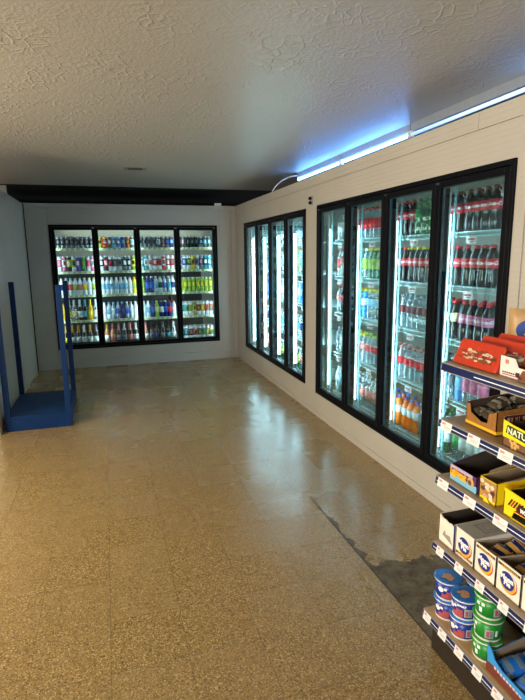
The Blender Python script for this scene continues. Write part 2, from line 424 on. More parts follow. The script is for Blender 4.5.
def shelves_r(g, doors):
    for i, (b0, b1) in enumerate(bays(g)):
        for k, z in enumerate(SZ):
            s = empty('wire_shelf', (W+.165, b0+.012, z), f'white wire shelf, {SHNAME[k]} level, behind {doors[i]}', 'shelf', 'wire shelves in the right-wall coolers')
            link('wire_rack', WSM, s)
            s.scale = (1, (b1-b0-.018)/.585, 1)
            c = link('price_card', CARDM, s); c['label'] = 'white card with red print'
        for yy in (b0+.004, b1-.004):
            pass
    for j in range(5):
        a = bays(g)[j][0] if j < 4 else bays(g)[3][1]
        nm = ['one bay', 'two bays', 'three bays', 'four bays'][j-1] if j else ''
        grp = 'near' if g is NEAR else 'far'
        where = 'at the near end' if j == 0 else (f'{nm} from its near end' if j < 4 else 'at the far end')
        mb = MB().box(W+.127, W+.138, a-.006, a+.006, .03, 2.0)
        for q in range(60): mb.box(W+.1265, W+.1272, a-.003, a+.003, .1+q*.031, .115+q*.031, 1)
        o = mb.obj('shelf_post', [POST, DARKJ]); tag(o, f'slotted shelf post of the {grp} right-wall cooler, {where}', 'post', 'slotted shelf posts')
RD_NEAR = ['nearest near-group door', 'second nearest near-group door', 'third nearest near-group door', 'farthest near-group door']
RD_FAR = ['nearest far-group door', 'second nearest far-group door', 'third nearest far-group door', 'corner far-group door']
BD = ['leftmost back-wall door', 'second back-wall door', 'third back-wall door', 'rightmost back-wall door']
shelves_r(NEAR, RD_NEAR); shelves_r(FAR, RD_FAR)
for i, (b0, b1) in enumerate(bays(BK)):
    for k, z in enumerate(SZB):
        s = empty('cooler_shelf', (b0+.008, YB+.165, z), f'rack shelf with lime price strip, {SHNAME[k]} level, behind {BD[i]}', 'shelf', 'rack shelves in the back-wall cooler')
        link('rack_deck', RKM, s); link('price_strip', RSM, s)
        if i == 3 and k > 1: link('divider', DVM, s)

SC = mat('grey_filler_carton', (74, 76, 78), .7, var=.25)  # added cartons that darken the view behind the lower back shelves
for i in range(5):
    for k in range(4):
        x0_ = -.95+i*.56
        o = MB().box(-.27, .27, -.2, .2, 0, .335).box(-.272, .272, -.03, .03, .05, .3352, 1).obj('filler_carton', [SC, mat('carton_tape', (96, 90, 80), .5)], None, .004)
        o.location = (x0_+random.uniform(-.005, .005), 8.98, .001+k*.337)
        tag(o, f'added dull grey filler carton behind back-wall shelves, {["lowest", "second", "third", "topmost"][k]} of {["leftmost", "second", "middle", "fourth", "rightmost"][i]} stack', 'carton', 'filler cartons added inside the back cooler')

# ------------------------------------------------------------------ drinks
def col(name, rgb, **k): return mat('print_'+name, rgb, k.pop('rough', .35), var=.08, **k)
C = dict(silver=(140, 146, 152), black=(14, 15, 18), pink=(214, 110, 150), white=(222, 226, 228), lime=(158, 184, 62), green=(36, 140, 66),
    purple=(92, 60, 160), yellow=(236, 208, 40), orange=(238, 120, 30), red=(216, 28, 40), navy=(26, 40, 110), blue=(38, 96, 200), teal=(60, 160, 170),
    sky=(130, 190, 226), gold=(190, 150, 60), grey=(110, 116, 122), brown=(96, 52, 34), rose=(214, 130, 120), maroon=(110, 24, 30), darkgreen=(22, 70, 44), cream=(226, 214, 150))
CM = {k: col(k, v) for k, v in C.items()}
CM['silver'] = mat('can_silver', C['silver'], .28, metal=.7)
LID = mat('can_lid', (200, 204, 206), .3, metal=.8)
LIQ = dict(cola=mat('cola_dark', (26, 12, 10), .12, coat=.6), wine=mat('wine_glass', (16, 18, 16), .1, coat=.6), clear=clearmat('clear_plastic', (214, 234, 238), .22, .08, .22, (214, 234, 240)),
    green=clearmat('green_plastic', (90, 190, 120), .2, .08, .4, (60, 160, 90)), orange=mat('orange_soda', (240, 116, 20), .18, coat=.5), yellow=mat('yellow_drink', (238, 190, 30), .2, coat=.4),
    blue=mat('blue_drink', (60, 140, 215), .18, coat=.5), red=mat('red_drink', (200, 30, 50), .18, coat=.5), pink=mat('pink_drink', (224, 120, 140), .2, coat=.4), white=mat('white_bottle', (222, 230, 234), .3),
    rose=mat('rose_drink', (206, 132, 96), .15, coat=.5), silverb=mat('silver_bottle', (176, 196, 214), .25, metal=.5), navy=mat('navy_bottle', (24, 40, 120), .25), lime=mat('lime_bottle', (150, 200, 60), .3))
def sub(prof, z0, z1, off=.0007):
    # slice of a profile between z0 and z1, pushed out a little
    def R(z):
        for (r0, a), (r1, b) in zip(prof[:-1], prof[1:]):
            if a <= z <= b and b > a: return r0+(r1-r0)*(z-a)/(b-a)
        return prof[-1][0]
    zs = sorted({z0, z1}|{z for _, z in prof if z0 < z < z1})
    return [(R(z0), z0)]+[(R(z)+off, z) for z in zs]+[(R(z1), z1)]
PET = [(.024, 0), (.032, .008), (.0345, .03), (.034, .07), (.030, .092), (.0335, .115), (.0345, .125), (.0345, .168), (.033, .178), (.024, .205), (.0135, .222), (.0130, .232)]
WINE = [(.034, 0), (.037, .006), (.037, .175), (.034, .192), (.020, .215), (.0145, .232), (.0138, .296)]
SLIM = [(.028, 0), (.032, .006), (.032, .165), (.029, .185), (.017, .215), (.0135, .225), (.0135, .235)]
SHORT = [(.028, 0), (.033, .008), (.033, .10), (.030, .125), (.018, .145), (.0155, .150), (.0155, .158)]
KIND = dict(
    soda_bottle=(PET, (.228, .247, .0150), (.112, .168)), wine_bottle=(WINE, (.205, .300, .0160), (.055, .140)),
    water_bottle=(SLIM, (.230, .248, .0150), (.075, .160)), juice_bottle=(SHORT, (.153, .170, .0172), (.03, .095)))
MC = {}
def item_meshes(kind, a, b, c):
    key = (kind, a, b, c)
    if key in MC: return MC[key]
    if kind.startswith('drink_can'):
        h, r = {'drink_can': (.168, .0315), 'drink_can_tall': (.222, .0325), 'drink_can_short': (.12, .032)}[kind]
        mb = MB(); z1, z2 = h*.10, h*.93
        mb.lathe([(r*.8, 0), (r, z1*.6), (r, h*.32)], 12, 1).lathe([(r, h*.32), (r, h*.78)], 12, 0).lathe([(r, h*.78), (r, z2)], 12, 1)
        mb.lathe([(r, z2), (r*.84, h), (r*.80, h), (r*.78, h-.004)], 12, 2)
        # emblem patch on the front
        f = []
        for zz in (h*.42, h*.68):
            for q in range(5):
                an = (q-2)*.28+(-math.pi/2); f.append(((r+.0006)*math.cos(an), (r+.0006)*math.sin(an), zz))
        mb.add(f, [(q, q+1, q+6, q+5) for q in range(4)], 3)
        res = [('drink_can', mb.mesh('drink_can', [CM[a], CM[b], LID, CM[c]]))]
    else:
        prof, cap, lab = KIND[kind]; res = []
        res.append(('body', MB().lathe(prof, 16).mesh('body', LIQ[a])))
        cr = cap[2]
        if kind == 'wine_bottle':
            res.append(('foil', MB().lathe(sub(prof, cap[0], .2955, .001)+[(.0155, .298), (.012, .300)], 14).mesh('foil', CM[b])))
        else:
            res.append(('cap', MB().lathe([(cr*.98, cap[0]), (cr, cap[0]+.004), (cr, cap[1]-.003), (cr*.88, cap[1])], 12).mesh('cap', CM[b])))
        if c:
            res.append(('label', MB().lathe(sub(prof, *lab), 16).mesh('label', CM[c])))
    MC[key] = res
    return res
COKE = text_round('Coca-Cola', .030, .0360, .142, .35, .0010).mesh('lettering', mat('white_ink', (240, 240, 240), .5))
NAMEW = dict(drink_can='drink_can', drink_can_tall='drink_can', drink_can_short='drink_can')
CNAME = dict(silver='silver', rose='rose', sky='light blue', darkgreen='dark green')
def cn(x): return CNAME.get(x, x)
def desc(kind, a, b, c):
    if kind.startswith('drink_can'):
        sz = {'drink_can': '', 'drink_can_tall': 'tall ', 'drink_can_short': 'short '}[kind]
        return f'{sz}{cn(a)} can' if a == b else f'{sz}{cn(a)}-and-{cn(b)} can', 'can'
    lq = {'cola': 'dark cola', 'wine': 'dark wine', 'clear': 'clear', 'silverb': 'silvery', 'orange': 'orange soda', 'rose': 'rose'}.get(a, a)
    base = {'soda_bottle': 'bottle', 'wine_bottle': 'wine bottle' if a != 'wine' else 'bottle', 'water_bottle': 'bottle', 'juice_bottle': 'bottle'}[kind]
    return f'{lq} {base}, {cn(b)} cap', 'bottle'
def put_item(spec, x, y, z, rz, label_tail, group, coke=False):
    kind, a, b, c = spec
    d, cat = desc(*spec)
    parts = item_meshes(*spec)
    lab = d+', '+label_tail
    nm = NAMEW.get(kind, kind)
    if len(parts) == 1:
        o = link(nm, parts[0][1]); o.location = (x, y, z); o.rotation_euler = (0, 0, rz); tag(o, lab, cat, group); return o
    t = empty(nm, (x, y, z), lab, cat, group, rz)
    for pn, me in parts: link(pn, me, t)
    if coke: link('lettering', COKE, t)
    return t

def can(a, b='white', c='silver'): return ('drink_can', a, b, c)
def tall(a, b='white', c='silver'): return ('drink_can_tall', a, b, c)
def wb(a, b='white', c='white'): return ('water_bottle', a, b, c)
def sb(a, b='red', c='red'): return ('soda_bottle', a, b, c)
def wn(a='wine', b='gold', c='white'): return ('wine_bottle', a, b, c)
def jb(a, b='white', c='white'): return ('juice_bottle', a, b, c)
k8 = range(8)
BACK = [
 [[can('black', 'silver', 'grey')]*8,
  [tall('pink', 'white', 'rose'), tall('white', 'pink', 'maroon'), tall('yellow', 'black', 'white'), tall('lime', 'white', 'black'), tall('purple', 'purple', 'white'), tall('green', 'green', 'lime'), tall('pink', 'white', 'red'), tall('white', 'pink', 'grey')],
  [wb('white', 'white', 'navy'), wb('white', 'white', 'navy'), wb('white', 'sky', 'red'), wb('white', 'white', 'lime'), wb('white', 'sky', 'rose'), wb('white', 'white', 'yellow'), wb('white', 'white', 'white'), wb('white', 'yellow', 'lime')],
  [wb('yellow', 'gold', 'yellow'), wn('clear', 'white', 'yellow'), wn('clear', 'white', 'cream'), wn('wine', 'white', 'white'), wn('wine', 'teal', 'teal'), wn('yellow', 'yellow', 'yellow'), wn('clear', 'white', 'white')],
  [wn('wine', 'gold', 'yellow'), wn('wine', 'gold', 'white'), wn('wine', 'gold', 'white'), wn('wine', 'white', 'white'), wn('wine', 'gold', 'white'), wn('wine', 'silver', 'white')]],
 [[can('yellow', 'lime', 'black'), can('red', 'orange', 'white'), can('orange', 'grey', 'white'), can('teal', 'sky', 'white'), can('blue', 'sky', 'white'), can('grey', 'blue', 'sky'), can('brown', 'orange', 'gold'), can('white', 'grey', 'sky')],
  [tall('black', 'white', 'white'), tall('red', 'black', 'white'), tall('maroon', 'white', 'red'), tall('black', 'white', 'grey'), tall('grey', 'white', 'black'), tall('darkgreen', 'grey', 'white'), tall('black', 'silver', 'white'), tall('yellow', 'lime', 'black')],
  [wb('white', 'white', 'sky')]*6+[wb('white', 'rose', 'white'), wb('yellow', 'yellow', 'lime')],
  [wb('white', 'white', 'white'), wb('white', 'sky', 'sky'), wb('silverb', 'sky', 'white'), wb('silverb', 'sky', 'blue'), wb('navy', 'sky', 'navy'), wb('silverb', 'white', 'blue'), wb('white', 'white', 'white'), wb('white', 'white', 'white')],
  [wn('rose', 'gold', 'white'), wn('rose', 'rose', 'rose'), wn('wine', 'rose', 'grey'), wn('wine', 'white', 'grey'), wn('wine', 'rose', 'rose'), wn('wine', 'white', 'white')]],
 [[can('grey', 'silver', 'black')]*4+[can('white', 'grey', 'silver'), can('maroon', 'grey', 'grey'), can('navy', 'grey', 'blue'), can('blue', 'navy', 'sky')],
  [tall('teal', 'white', 'white'), tall('white', 'teal', 'grey'), tall('white', 'white', 'red'), tall('red', 'white', 'white'), tall('red', 'white', 'maroon'), tall('white', 'red', 'maroon'), tall('red', 'white', 'white'), tall('red', 'white', 'grey')],
  [wb('lime', 'white', 'lime'), wb('navy', 'white', 'blue'), wb('navy', 'white', 'blue'), wb('silverb', 'white', 'sky'), wb('white', 'lime', 'darkgreen'), wb('silverb', 'sky', 'blue'), wb('silverb', 'white', 'teal'), wb('white', 'white', 'navy')],
  [wb('white', 'white', 'white'), wb('white', 'white', 'sky'), wb('navy', 'navy', 'blue'), wb('lime', 'white', 'cream'), wb('navy', 'silver', 'white'), wb('navy', 'white', 'blue'), wb('navy', 'red', 'red'), wb('white', 'red', 'white')],
  [wn('rose', 'rose', 'white'), wn('wine', 'black', 'grey'), wn('wine', 'black', 'navy'), wn('wine', 'silver', 'grey'), wn('wine', 'black', 'teal'), wn('clear', 'white', 'white')]],
 [[can('grey', 'black', 'silver'), can('rose', 'grey', 'silver')]+[can('darkgreen', 'black', 'grey')]*3+[can('navy', 'grey', 'sky'), can('teal', 'grey', 'white'), can('teal', 'silver', 'white')],
  [tall('white', 'silver', 'grey'), tall('purple', 'white', 'sky'), tall('darkgreen', 'white', 'lime'), tall('gold', 'yellow', 'brown'), tall('silver', 'white', 'navy'), tall('navy', 'silver', 'rose'), tall('darkgreen', 'teal', 'white'), tall('teal', 'sky', 'white')],
  [tall('lime', 'lime', 'yellow')]*8,
  [tall('green', 'white', 'teal'), tall('teal', 'white', 'green'), tall('gold', 'white', 'lime'), tall('lime', 'gold', 'brown'), tall('brown', 'white', 'orange'), tall('gold', 'white', 'yellow'), tall('rose', 'white', 'red'), tall('orange', 'white', 'teal')],
  [tall('darkgreen', 'white', 'teal'), tall('teal', 'white', 'sky'), tall('maroon', 'white', 'rose'), tall('rose', 'white', 'brown'), tall('darkgreen', 'white', 'gold'), tall('teal', 'white', 'green'), tall('gold', 'white', 'lime'), tall('cream', 'white', 'green')]]]
rp = [0, 1, 2, 3, 4]
for i, (b0, b1) in enumerate(bays(BK)):
    for k, z in enumerate(SZB):
        lst = BACK[i][k]; n = len(lst); lo, hi = b0+.062, b1-.062
        if n == 6: lo, hi = b0+.075, b1-.08
        for row in (0, 1):
            for j, sp in enumerate(lst):
                x = lo+(hi-lo)*j/(n-1)+random.uniform(-.003, .003)
                put_item(sp, x, YB+.207+row*.078+random.uniform(-.003, .003), z+.001, random.uniform(-.2, .2),
                    f'{ORD[j]} from left, {"front" if row == 0 else "second"} row, {SHNAME[k]} shelf, {BD[i]}' if j else f'leftmost in {"front" if row == 0 else "second"} row, {SHNAME[k]} shelf, {BD[i]}',
                    f'drinks on the {SHNAME[k]} shelf behind the {BD[i]}')
# right wall: which item is seen through which door
co = sb('cola', 'red', 'red')
RN = {  # (door index 0 = nearest) -> per shelf, left to right as seen
 0: [[sb('cola', 'maroon', 'red')], [co], [sb('cola', 'red', 'cream')]*3+[sb('cola', 'red', 'pink')]*6, [wb('clear', 'white', 'pink')]*2+[wb('clear', 'black', 'grey'), wb('blue', 'white', 'sky'), wb('clear', 'white', 'pink'), wb('clear', 'white', 'pink')], [wb('clear', 'white', 'white'), wb('clear', 'white', 'sky'), wb('green', 'white', 'white'), wb('clear', 'green', 'green'), wb('clear', 'white', 'white')]],
 1: [[co, co, co, co, co, sb('green', 'darkgreen', 'green'), sb('green', 'green', 'darkgreen')], [sb('green', 'lime', 'lime')]+[sb('cola', 'red', 'red')]*3+[sb('cola', 'yellow', 'red')], [jb('clear', 'silver', 'grey'), jb('clear', 'white', 'grey'), sb('cola', 'silver', 'maroon'), sb('clear', 'silver', 'maroon'), sb('clear', 'silver', 'maroon')],
     [sb('clear', 'maroon', 'red'), sb('clear', 'rose', 'red'), sb('clear', 'maroon', 'pink'), sb('clear', 'rose', 'red')], [sb('orange', 'blue', 'white')]*7+[wb('clear', 'grey', 'grey')]],
 2: [[sb('clear', 'white', 'red'), wb('clear', 'white', 'white'), wb('clear', 'red', 'red')], [sb('yellow', 'lime', 'lime'), wb('green', 'white', 'green'), wb('clear', 'white', 'sky'), sb('clear', 'lime', 'green'), wb('clear', 'white', 'lime'), wb('green', 'yellow', 'lime')],
     [sb('yellow', 'yellow', 'yellow'), sb('blue', 'yellow', 'sky'), sb('clear', 'white', 'blue'), sb('clear', 'yellow', 'sky'), sb('blue', 'yellow', 'white'), sb('clear', 'yellow', 'sky')], [sb('yellow', 'yellow', 'orange'), sb('orange', 'yellow', 'red'), sb('clear', 'yellow', 'orange'), sb('clear', 'yellow', 'red'), sb('clear', 'yellow', 'rose'), sb('clear', 'lime', 'red')], [jb('clear', 'white', 'sky'), wb('clear', 'white', 'white'), wb('clear', 'white', 'rose'), wb('clear', 'white', 'rose')]],
 3: [[wb('clear', 'grey', 'white')], [wb('clear', 'rose', 'red'), sb('clear', 'red', 'rose')], [sb('clear', 'red', 'rose'), sb('cola', 'red', 'red')], [sb('clear', 'silver', 'grey'), wb('clear', 'white', 'white')], [wb('white', 'white', 'white'), wb('clear', 'white', 'sky')]]}
RF = [[wb('clear', 'white', 'white'), wb('clear', 'grey', 'sky')], [wb('green', 'lime', 'lime'), wb('clear', 'white', 'teal'), wb('clear', 'lime', 'sky')], [wb('clear', 'white', 'white'), wb('blue', 'white', 'sky')], [wb('clear', 'grey', 'teal'), wb('clear', 'white', 'navy')], [wb('green', 'white', 'lime'), wb('clear', 'white', 'rose')]]
def seen_through(x, y, g):
    yc = y*W/x
    for i, (b0, b1) in enumerate(bays(g)):
        if b0+.035 < yc < b1-.035: return i, yc
    return None, yc
def stock(g, dn, gname):
    lst = {}
    for bi, (b0, b1) in enumerate(bays(g)):
        for k in range(5):
            for row in range(3):
                for j in range(8):
                    y = b1-.045-j*.0715; x = W+.165+.045+row*.0745
                    d, yc = seen_through(x, y, g)
                    if d is None: continue
                    if g is FAR and row > 0: continue
                    if row == 2 and (d > 0 or k < 2): continue
                    lst.setdefault((d, k, row), []).append((yc, x, y))
    for (d, k, row), L in sorted(lst.items()):
        L.sort(reverse=True)
        for j, (yc, x, y) in enumerate(L):
            if g is NEAR:
                pat = RN[d][k]; sp = pat[min(j, len(pat)-1)]
            else: pat = RF[k]; sp = pat[(j+d) % len(pat)]
            rz = random.uniform(-.15, .15)+.72
            rown = ['front', 'second', 'third'][row]
            tail = f'{ORD[j]} from left in {rown} row, {SHNAME[k]} shelf, {dn[d]}' if j else f'leftmost in {rown} row, {SHNAME[k]} shelf, {dn[d]}'
            put_item(sp, x+random.uniform(-.002, .002), y, SZ[k]+.0045, rz, tail, f'drinks on the {SHNAME[k]} shelf behind the {dn[d]}',
                     coke=(d <= 1 and g is NEAR and row == 0 and sp[1] == 'cola' and sp[3] in ('red', 'pink', 'cream')))
RDN = ['nearest door', 'second nearest door', 'third nearest door', 'fourth nearest door']
RDF = ['fifth nearest door', 'sixth nearest door', 'seventh nearest door', 'corner door']
stock(NEAR, RDN, 'near'); stock(FAR, RDF, 'far')

# ------------------------------------------------------------------ tube lights on top of the cooler wall
TUBEO = mat('tube_dim', (225, 235, 245), .4, emit=(150, 200, 255), est=.9)
def tube_fixture(y0, y1, label, tm=None):
    t = empty('tube_light', (2.28, (y0+y1)/2, CH), label, 'light', 'strip lights above the right-wall coolers')
    L = (y1-y0)/2
    mb = MB().prism([(-.03, 0), (-.022, -.055), (.03, -.055), (.04, 0)], -L, L, 'y'); mb.obj('channel', mat('channel_grey', (140, 148, 158), .4), t, .002)
    for s in (-1, 1):
        MB().box(-.035, -.005, s*L-.02*(s > 0), s*L+.02*(s < 0), -.098, -.052).obj('lamp_holder', WHITE, t)
    MB().tube((-.022, -L+.02, -.078), (-.022, L-.02, -.078), .0125, 12).obj('tube', tm or TUBEM, t)
tube_fixture(4.78, 5.95, 'lit tube light above cooler wall, farthest of the three')
tube_fixture(3.58, 4.77, 'lit tube light above cooler wall, middle of the three')
tube_fixture(2.38, 3.57, 'dimmer tube light above cooler wall, nearest of the three', TUBEO)
tube_fixture(1.16, 2.37, 'lit tube light above cooler wall at the frame edge')
def curve_tube(name, pts, r, m, parent=None):
    cu = bpy.data.curves.new(name, 'CURVE'); cu.dimensions = '3D'; cu.bevel_depth = r; cu.bevel_resolution = 3
    sp = cu.splines.new('BEZIER'); sp.bezier_points.add(len(pts)-1)
    for p, q in zip(sp.bezier_points, pts): p.co = q; p.handle_left_type = p.handle_right_type = 'AUTO'
    ob = bpy.data.objects.new(name, cu); COL.objects.link(ob)
    me = bpy.data.meshes.new_from_object(ob.evaluated_get(bpy.context.evaluated_depsgraph_get()))
    bpy.data.objects.remove(ob); me.materials.clear(); me.materials.append(m)
    return link(name, me, parent)
o = curve_tube('power_cord', [(2.25, 5.95, 2.52), (2.15, 6.03, 2.50), (2.03, 6.06, 2.42), (1.98, 6.12, 2.335)], .006, WHITE)
tag(o, 'white cord drooping from the far end of the tube lights to the wall top', 'cord')
o = MB().box(1.62, 1.72, YB+.0, YB+.05, WT, WT+.04).obj('junction_box', WHITE, None, .003)
tag(o, 'small pale box on top of the back wall near the corner', 'box')
o = MB().box(1.95, 2.0, 6.32, 6.44, WT, WT+.03).obj('cable_clip', BLACK2, None, .003)
tag(o, 'small dark clip on top of the right wall beyond the tube lights', 'clip')
t = empty('wall_latch', (W, 4.735, 2.105), 'small dark round latch on the wall between the two cooler groups', 'latch')
MB().box(-.008, 0, -.03, .03, -.04, .04).obj('plate', mat('grey_plate', (130, 130, 128), .4), t, .002)
for s in (-1, 1):
    MB().tube((-.03, 0, s*.02), (-.006, 0, s*.02), .014, 12).obj('knob', BLACK2, t)
# ceiling vent
t = empty('ceiling_vent', (.378, 6.03, CH), 'small grey vent plate with dark slots set in the ceiling', 'vent')
MB().box(-.12, .12, -.09, .09, -.008, 0).obj('plate', mat('vent_plate', (150, 146, 138), .5), t, .002)
MB().box(-.075, .075, -.055, .045, -.010, -.0085).obj('opening', mat('vent_dark', (24, 24, 24), .8), t)
mb = MB()
for i in range(6): mb.box(-.07+.0, .07, -.05+i*.017, -.044+i*.017, -.013, -.0105)
mb.obj('slat', mat('vent_slat', (80, 78, 74), .5), t)

# ------------------------------------------------------------------ blue stand
t = empty('blue_stand', (-.695, 5.5, 0), 'blue wooden stand, low platform with four tall corner posts, by left wall', 'stand')
MB().box(-.285, .285, -.45, .45, .118, .14).obj('platform_top', BLUE, t, .004)
mb = MB().box(-.285, .285, -.45, -.425, 0, .118).box(-.285, .285, .425, .45, 0, .118).box(-.285, -.26, -.425, .425, 0, .118).box(.26, .285, -.425, .425, 0, .118)
mb.obj('skirt', BLUE, t, .003)
for sx in (-1, 1):
    for sy in (-1, 1):
        w = .05 if sy < 0 else .05
        MB().box(sx*.265-.025, sx*.265+.025, sy*.43-.022, sy*.43+.022, .0, 1.35).obj('corner_post', BLUE, t, .003)

# ------------------------------------------------------------------ snack shelf unit
XF, YE, XBK = 1.19, 1.60, 1.64; YN = -.2
LV = [(1.200, XF, XBK), (.980, XF, XBK), (.750, XF, XBK), (.470, XF, XBK), (.172, 1.162, XBK)]
t = empty('snack_shelf_unit', (1.4, .7, 0), 'five-level tan snack shelving unit with navy price rails, right foreground', 'shelving')
t.location = (0, 0, 0)
MB().box(1.185, XBK, YN, 1.575, 0, .145).obj('base', KICK, t, .003)
MB().box(XBK, XBK+.03, YN, YE, 0, 1.45).obj('back_panel', mat('beige_back_panel', (190, 176, 150), .5), t)
MB().box(1.42, 1.445, YN, 1.44, .172, .445).obj('lower_back_panel', KICK, t)
STR = mat('rail_white_line', (220, 226, 236), .4)
for li, (z, xf_, xb) in enumerate(LV):
    mat_top = TANSH if li < 4 else mat('tan_bottom_deck', (176, 140, 92), .5, scale=5)
    MB().box(xf_+.004, xb, YN, YE, z-.022, z).obj('shelf', mat_top, t, .003)
    mb = MB()
    mb.prism([(xf_+.004, z-.001), (xf_-.006, z-.003), (xf_-.012, z-.034), (xf_+.004, z-.036)], YN, YE, 'y', 1)
    # navy insert following the slanted face, with a thin light line
    def strip(a, b, o, y0, y1, mi):
        xa = xf_-.006-.006*a-o; xb_ = xf_-.006-.006*b-o
        za = z-.003-.031*a; zb = z-.003-.031*b
        mb.add([(xa, y0, za), (xa, y1, za), (xb_, y1, zb), (xb_, y0, zb)], [(0, 1, 2, 3)], mi)
    strip(.10, .90, .0008, YN, YE-.002, 0)
    strip(.48, .58, .0014, YN, YE-(.18 if li == 0 else .01), 2)
    mb.obj('price_rail', [NAVY, mat('rail_edge', (150, 140, 128), .4), STR], t)
    if li > 0:
        w_, gaps = [(.062, .150), (.062, .150), (.043, .112), (.047, .098)][li-1]
        y = [1.582, 1.582, 1.567, 1.590][li-1]
        while y > .9:
            tg = MB()
            o_ = .0022
            def Q(y0, y1, a, b, o, mi):
                tg.add([(xf_-.006-.006*a-o, y0, z-.003-.031*a), (xf_-.006-.006*a-o, y1, z-.003-.031*a), (xf_-.006-.006*b-o, y1, z-.003-.031*b), (xf_-.006-.006*b-o, y0, z-.003-.031*b)], [(0, 3, 2, 1)], mi)
            Q(y, y-w_, -.02, 1.08, o_, 0); Q(y-.006, y-w_*.42, .15, .38, o_+.0004, 1); Q(y-w_*.3, y-w_+.006, .55, .62, o_+.0004, 2); Q(y-w_*.3, y-w_+.012, .72, .78, o_+.0004, 2)
            tg.obj('price_tag', [TAGW, mat('faded_red_ink', (210, 130, 130), .5), mat('faint_grey_ink', (176, 172, 176), .5)], t)
            y -= gaps

# generic open cardboard carton: local frame = world; front faces -X
def carton(name, x0, x1, y0, y1, z, hf, hb, m_out, m_in, label, cat, th=.003, front=None, group=None, top=False, hs=None):
    t = empty(name, ((x0+x1)/2, (y0+y1)/2, z), label, cat, group); cx, cy = (x0+x1)/2, (y0+y1)/2
    a, b, c, d = x0-cx, x1-cx, y0-cy, y1-cy
    mb = MB().box(a, b, c, d, 0.0005, th)
    if front: mb.prism([(p[0]-cy, p[1]) for p in front], a, a+th, 'x')
    else: mb.box(a, a+th, c, d, 0, hf)
    mb.box(b-th, b, c, d, 0, hb)
    sd = hs or [(a, 0), (b, 0), (b, hb), (a, hf)]
    if hs: sd = [(p[0]-cx, p[1]) for p in hs]
    mb.prism(sd, c, c+th, 'y'); mb.prism(sd, d-th, d, 'y')
    if top: mb.box(a, b, c, d, hf-th, hf)
    mb.obj('carton_wall', m_out, t)
    if m_in:
        li = MB().box(a+th, b-th, c+th, d-th, th, th+.0008).prism([(p[0]+(th if p[0] < 0 else -th), max(p[1]-.001, th)) for p in sd], c+th, c+th+.0008, 'y')
        li.prism([(p[0]+(th if p[0] < 0 else -th), max(p[1]-.001, th)) for p in sd], d-th-.0008, d-th, 'y').box(b-th-.0008, b-th, c+th, d-th, th, hb-.001)
        li.obj('lining', m_in, t)
    return t, cx, cy
CARDB = mat('raw_cardboard', (150, 132, 108), .7, var=.15)
CDARK = mat('dark_carton_inside', (62, 52, 44), .75)
def pillow(name, L, Wd, H, m, label, cat, loc, rot=(0, 0, 0), group=None, stripe=None, n=8):
    mb = MB(); v = []; f = []; nx, ny = 10, 6
    for s in (1, -1):
        base = len(v)
        for i in range(nx+1):
            for j in range(ny+1):
                u, w = i/nx*2-1, j/ny*2-1
                h = H*.5*(max(0, 1-abs(u)**4))**.6*(max(0, 1-abs(w)**3))**.6
                crimp = .0015*math.sin(w*22) if abs(u) > .85 else .0012*math.sin(u*17+w*5)
                v.append((u*L/2, w*Wd/2, s*h+crimp))
        for i in range(nx):
            for j in range(ny):
                q = (base+i*(ny+1)+j, base+(i+1)*(ny+1)+j, base+(i+1)*(ny+1)+j+1, base+i*(ny+1)+j+1)
                mi = 1 if (stripe and .35 < abs((i+.5)/nx*2-1)+.3*((j+.5)/ny) < .75) else 0
                mb.f.append(q if s > 0 else q[::-1]); mb.m.append(mi); mb.sm.append(True)
    mb.v = v
    o = mb.obj(name, [m, stripe or m]); o.location = loc; o.rotation_euler = rot
    return tag(o, label, cat, group)

# --- top shelf
z0 = 1.2005
OR = mat('orange_film', (188, 54, 30), .28, coat=.3, bump=.3, scale=40); OR2 = mat('pale_print', (214, 186, 160), .4); BRN = mat('brown_print', (120, 66, 40), .4)
def orange_pack(x, y0, y1, label, s=1.0):
    cy = (y0+y1)/2; t = empty('snack_pack', (x, cy, z0), label, 'snack pack', 'orange snack packs'); h = (y1-y0)/2
    prof = [(0, .002), (.006, .0), (.054, .0), (.060, .004), (.058, .045*s), (.050, .080*s), (.046, .086*s), (.042, .082*s), (.016, .03*s)]
    mb = MB(); rings = []
    n = len(prof); secs = [(-h, .55), (-h*.985, .8), (-h*.93, 1), (0, 1.02), (h*.93, 1), (h*.985, .8), (h, .55)]
    v = []
    for yy, sc in secs:
        for (px, pz) in prof: v.append((.03+(px-.03)*sc, yy, pz*(.5+.5*sc)))
    f = [tuple(range(n))[::-1], tuple(range(n*(len(secs)-1), n*len(secs)))]
    for i in range(len(secs)-1):
        for k in range(n):
            k2 = (k+1) % n; f.append((i*n+k, i*n+k2, (i+1)*n+k2, (i+1)*n+k))
    mb.add(v, f, 0, False); mb.obj('wrapper', OR, t, .002)
    # printed panel on the sloping front
    P = lambda u, w: (.0100+.0195*w-.0020, -h*.86+u*h*1.66, .018*s+w*.046*s)
    pm = MB()
    r_ = random.Random(x*100)
    for i in range(60):
        u = r_.random()*.9; w = r_.random()*.8; du = .05+.09*r_.random(); dw = .06+.12*r_.random()
        a = [P(u, w), P(min(1, u+du), w), P(min(1, u+du), min(1, w+dw)), P(u, min(1, w+dw))]
        off = -.0004*(i % 4); pm.add([(q[0]+off, q[1], q[2]) for q in a], [(0, 3, 2, 1)], i % 2)
    pm.obj('printed_panel', [OR2, BRN], t)
orange_pack(1.215, 1.365, 1.592, 'orange film snack pack at the far front corner of top shelf')
orange_pack(1.282, 1.33, 1.56, 'orange film snack pack directly behind the front orange pack', 1.12)
orange_pack(1.350, 1.31, 1.555, 'orange film snack pack farthest back on the top shelf', 1.2)
orange_pack(1.41, 1.09, 1.30, 'orange film snack pack behind the white bar carton', 1.15)
WBX = mat('white_carton', (226, 216, 206), .5)
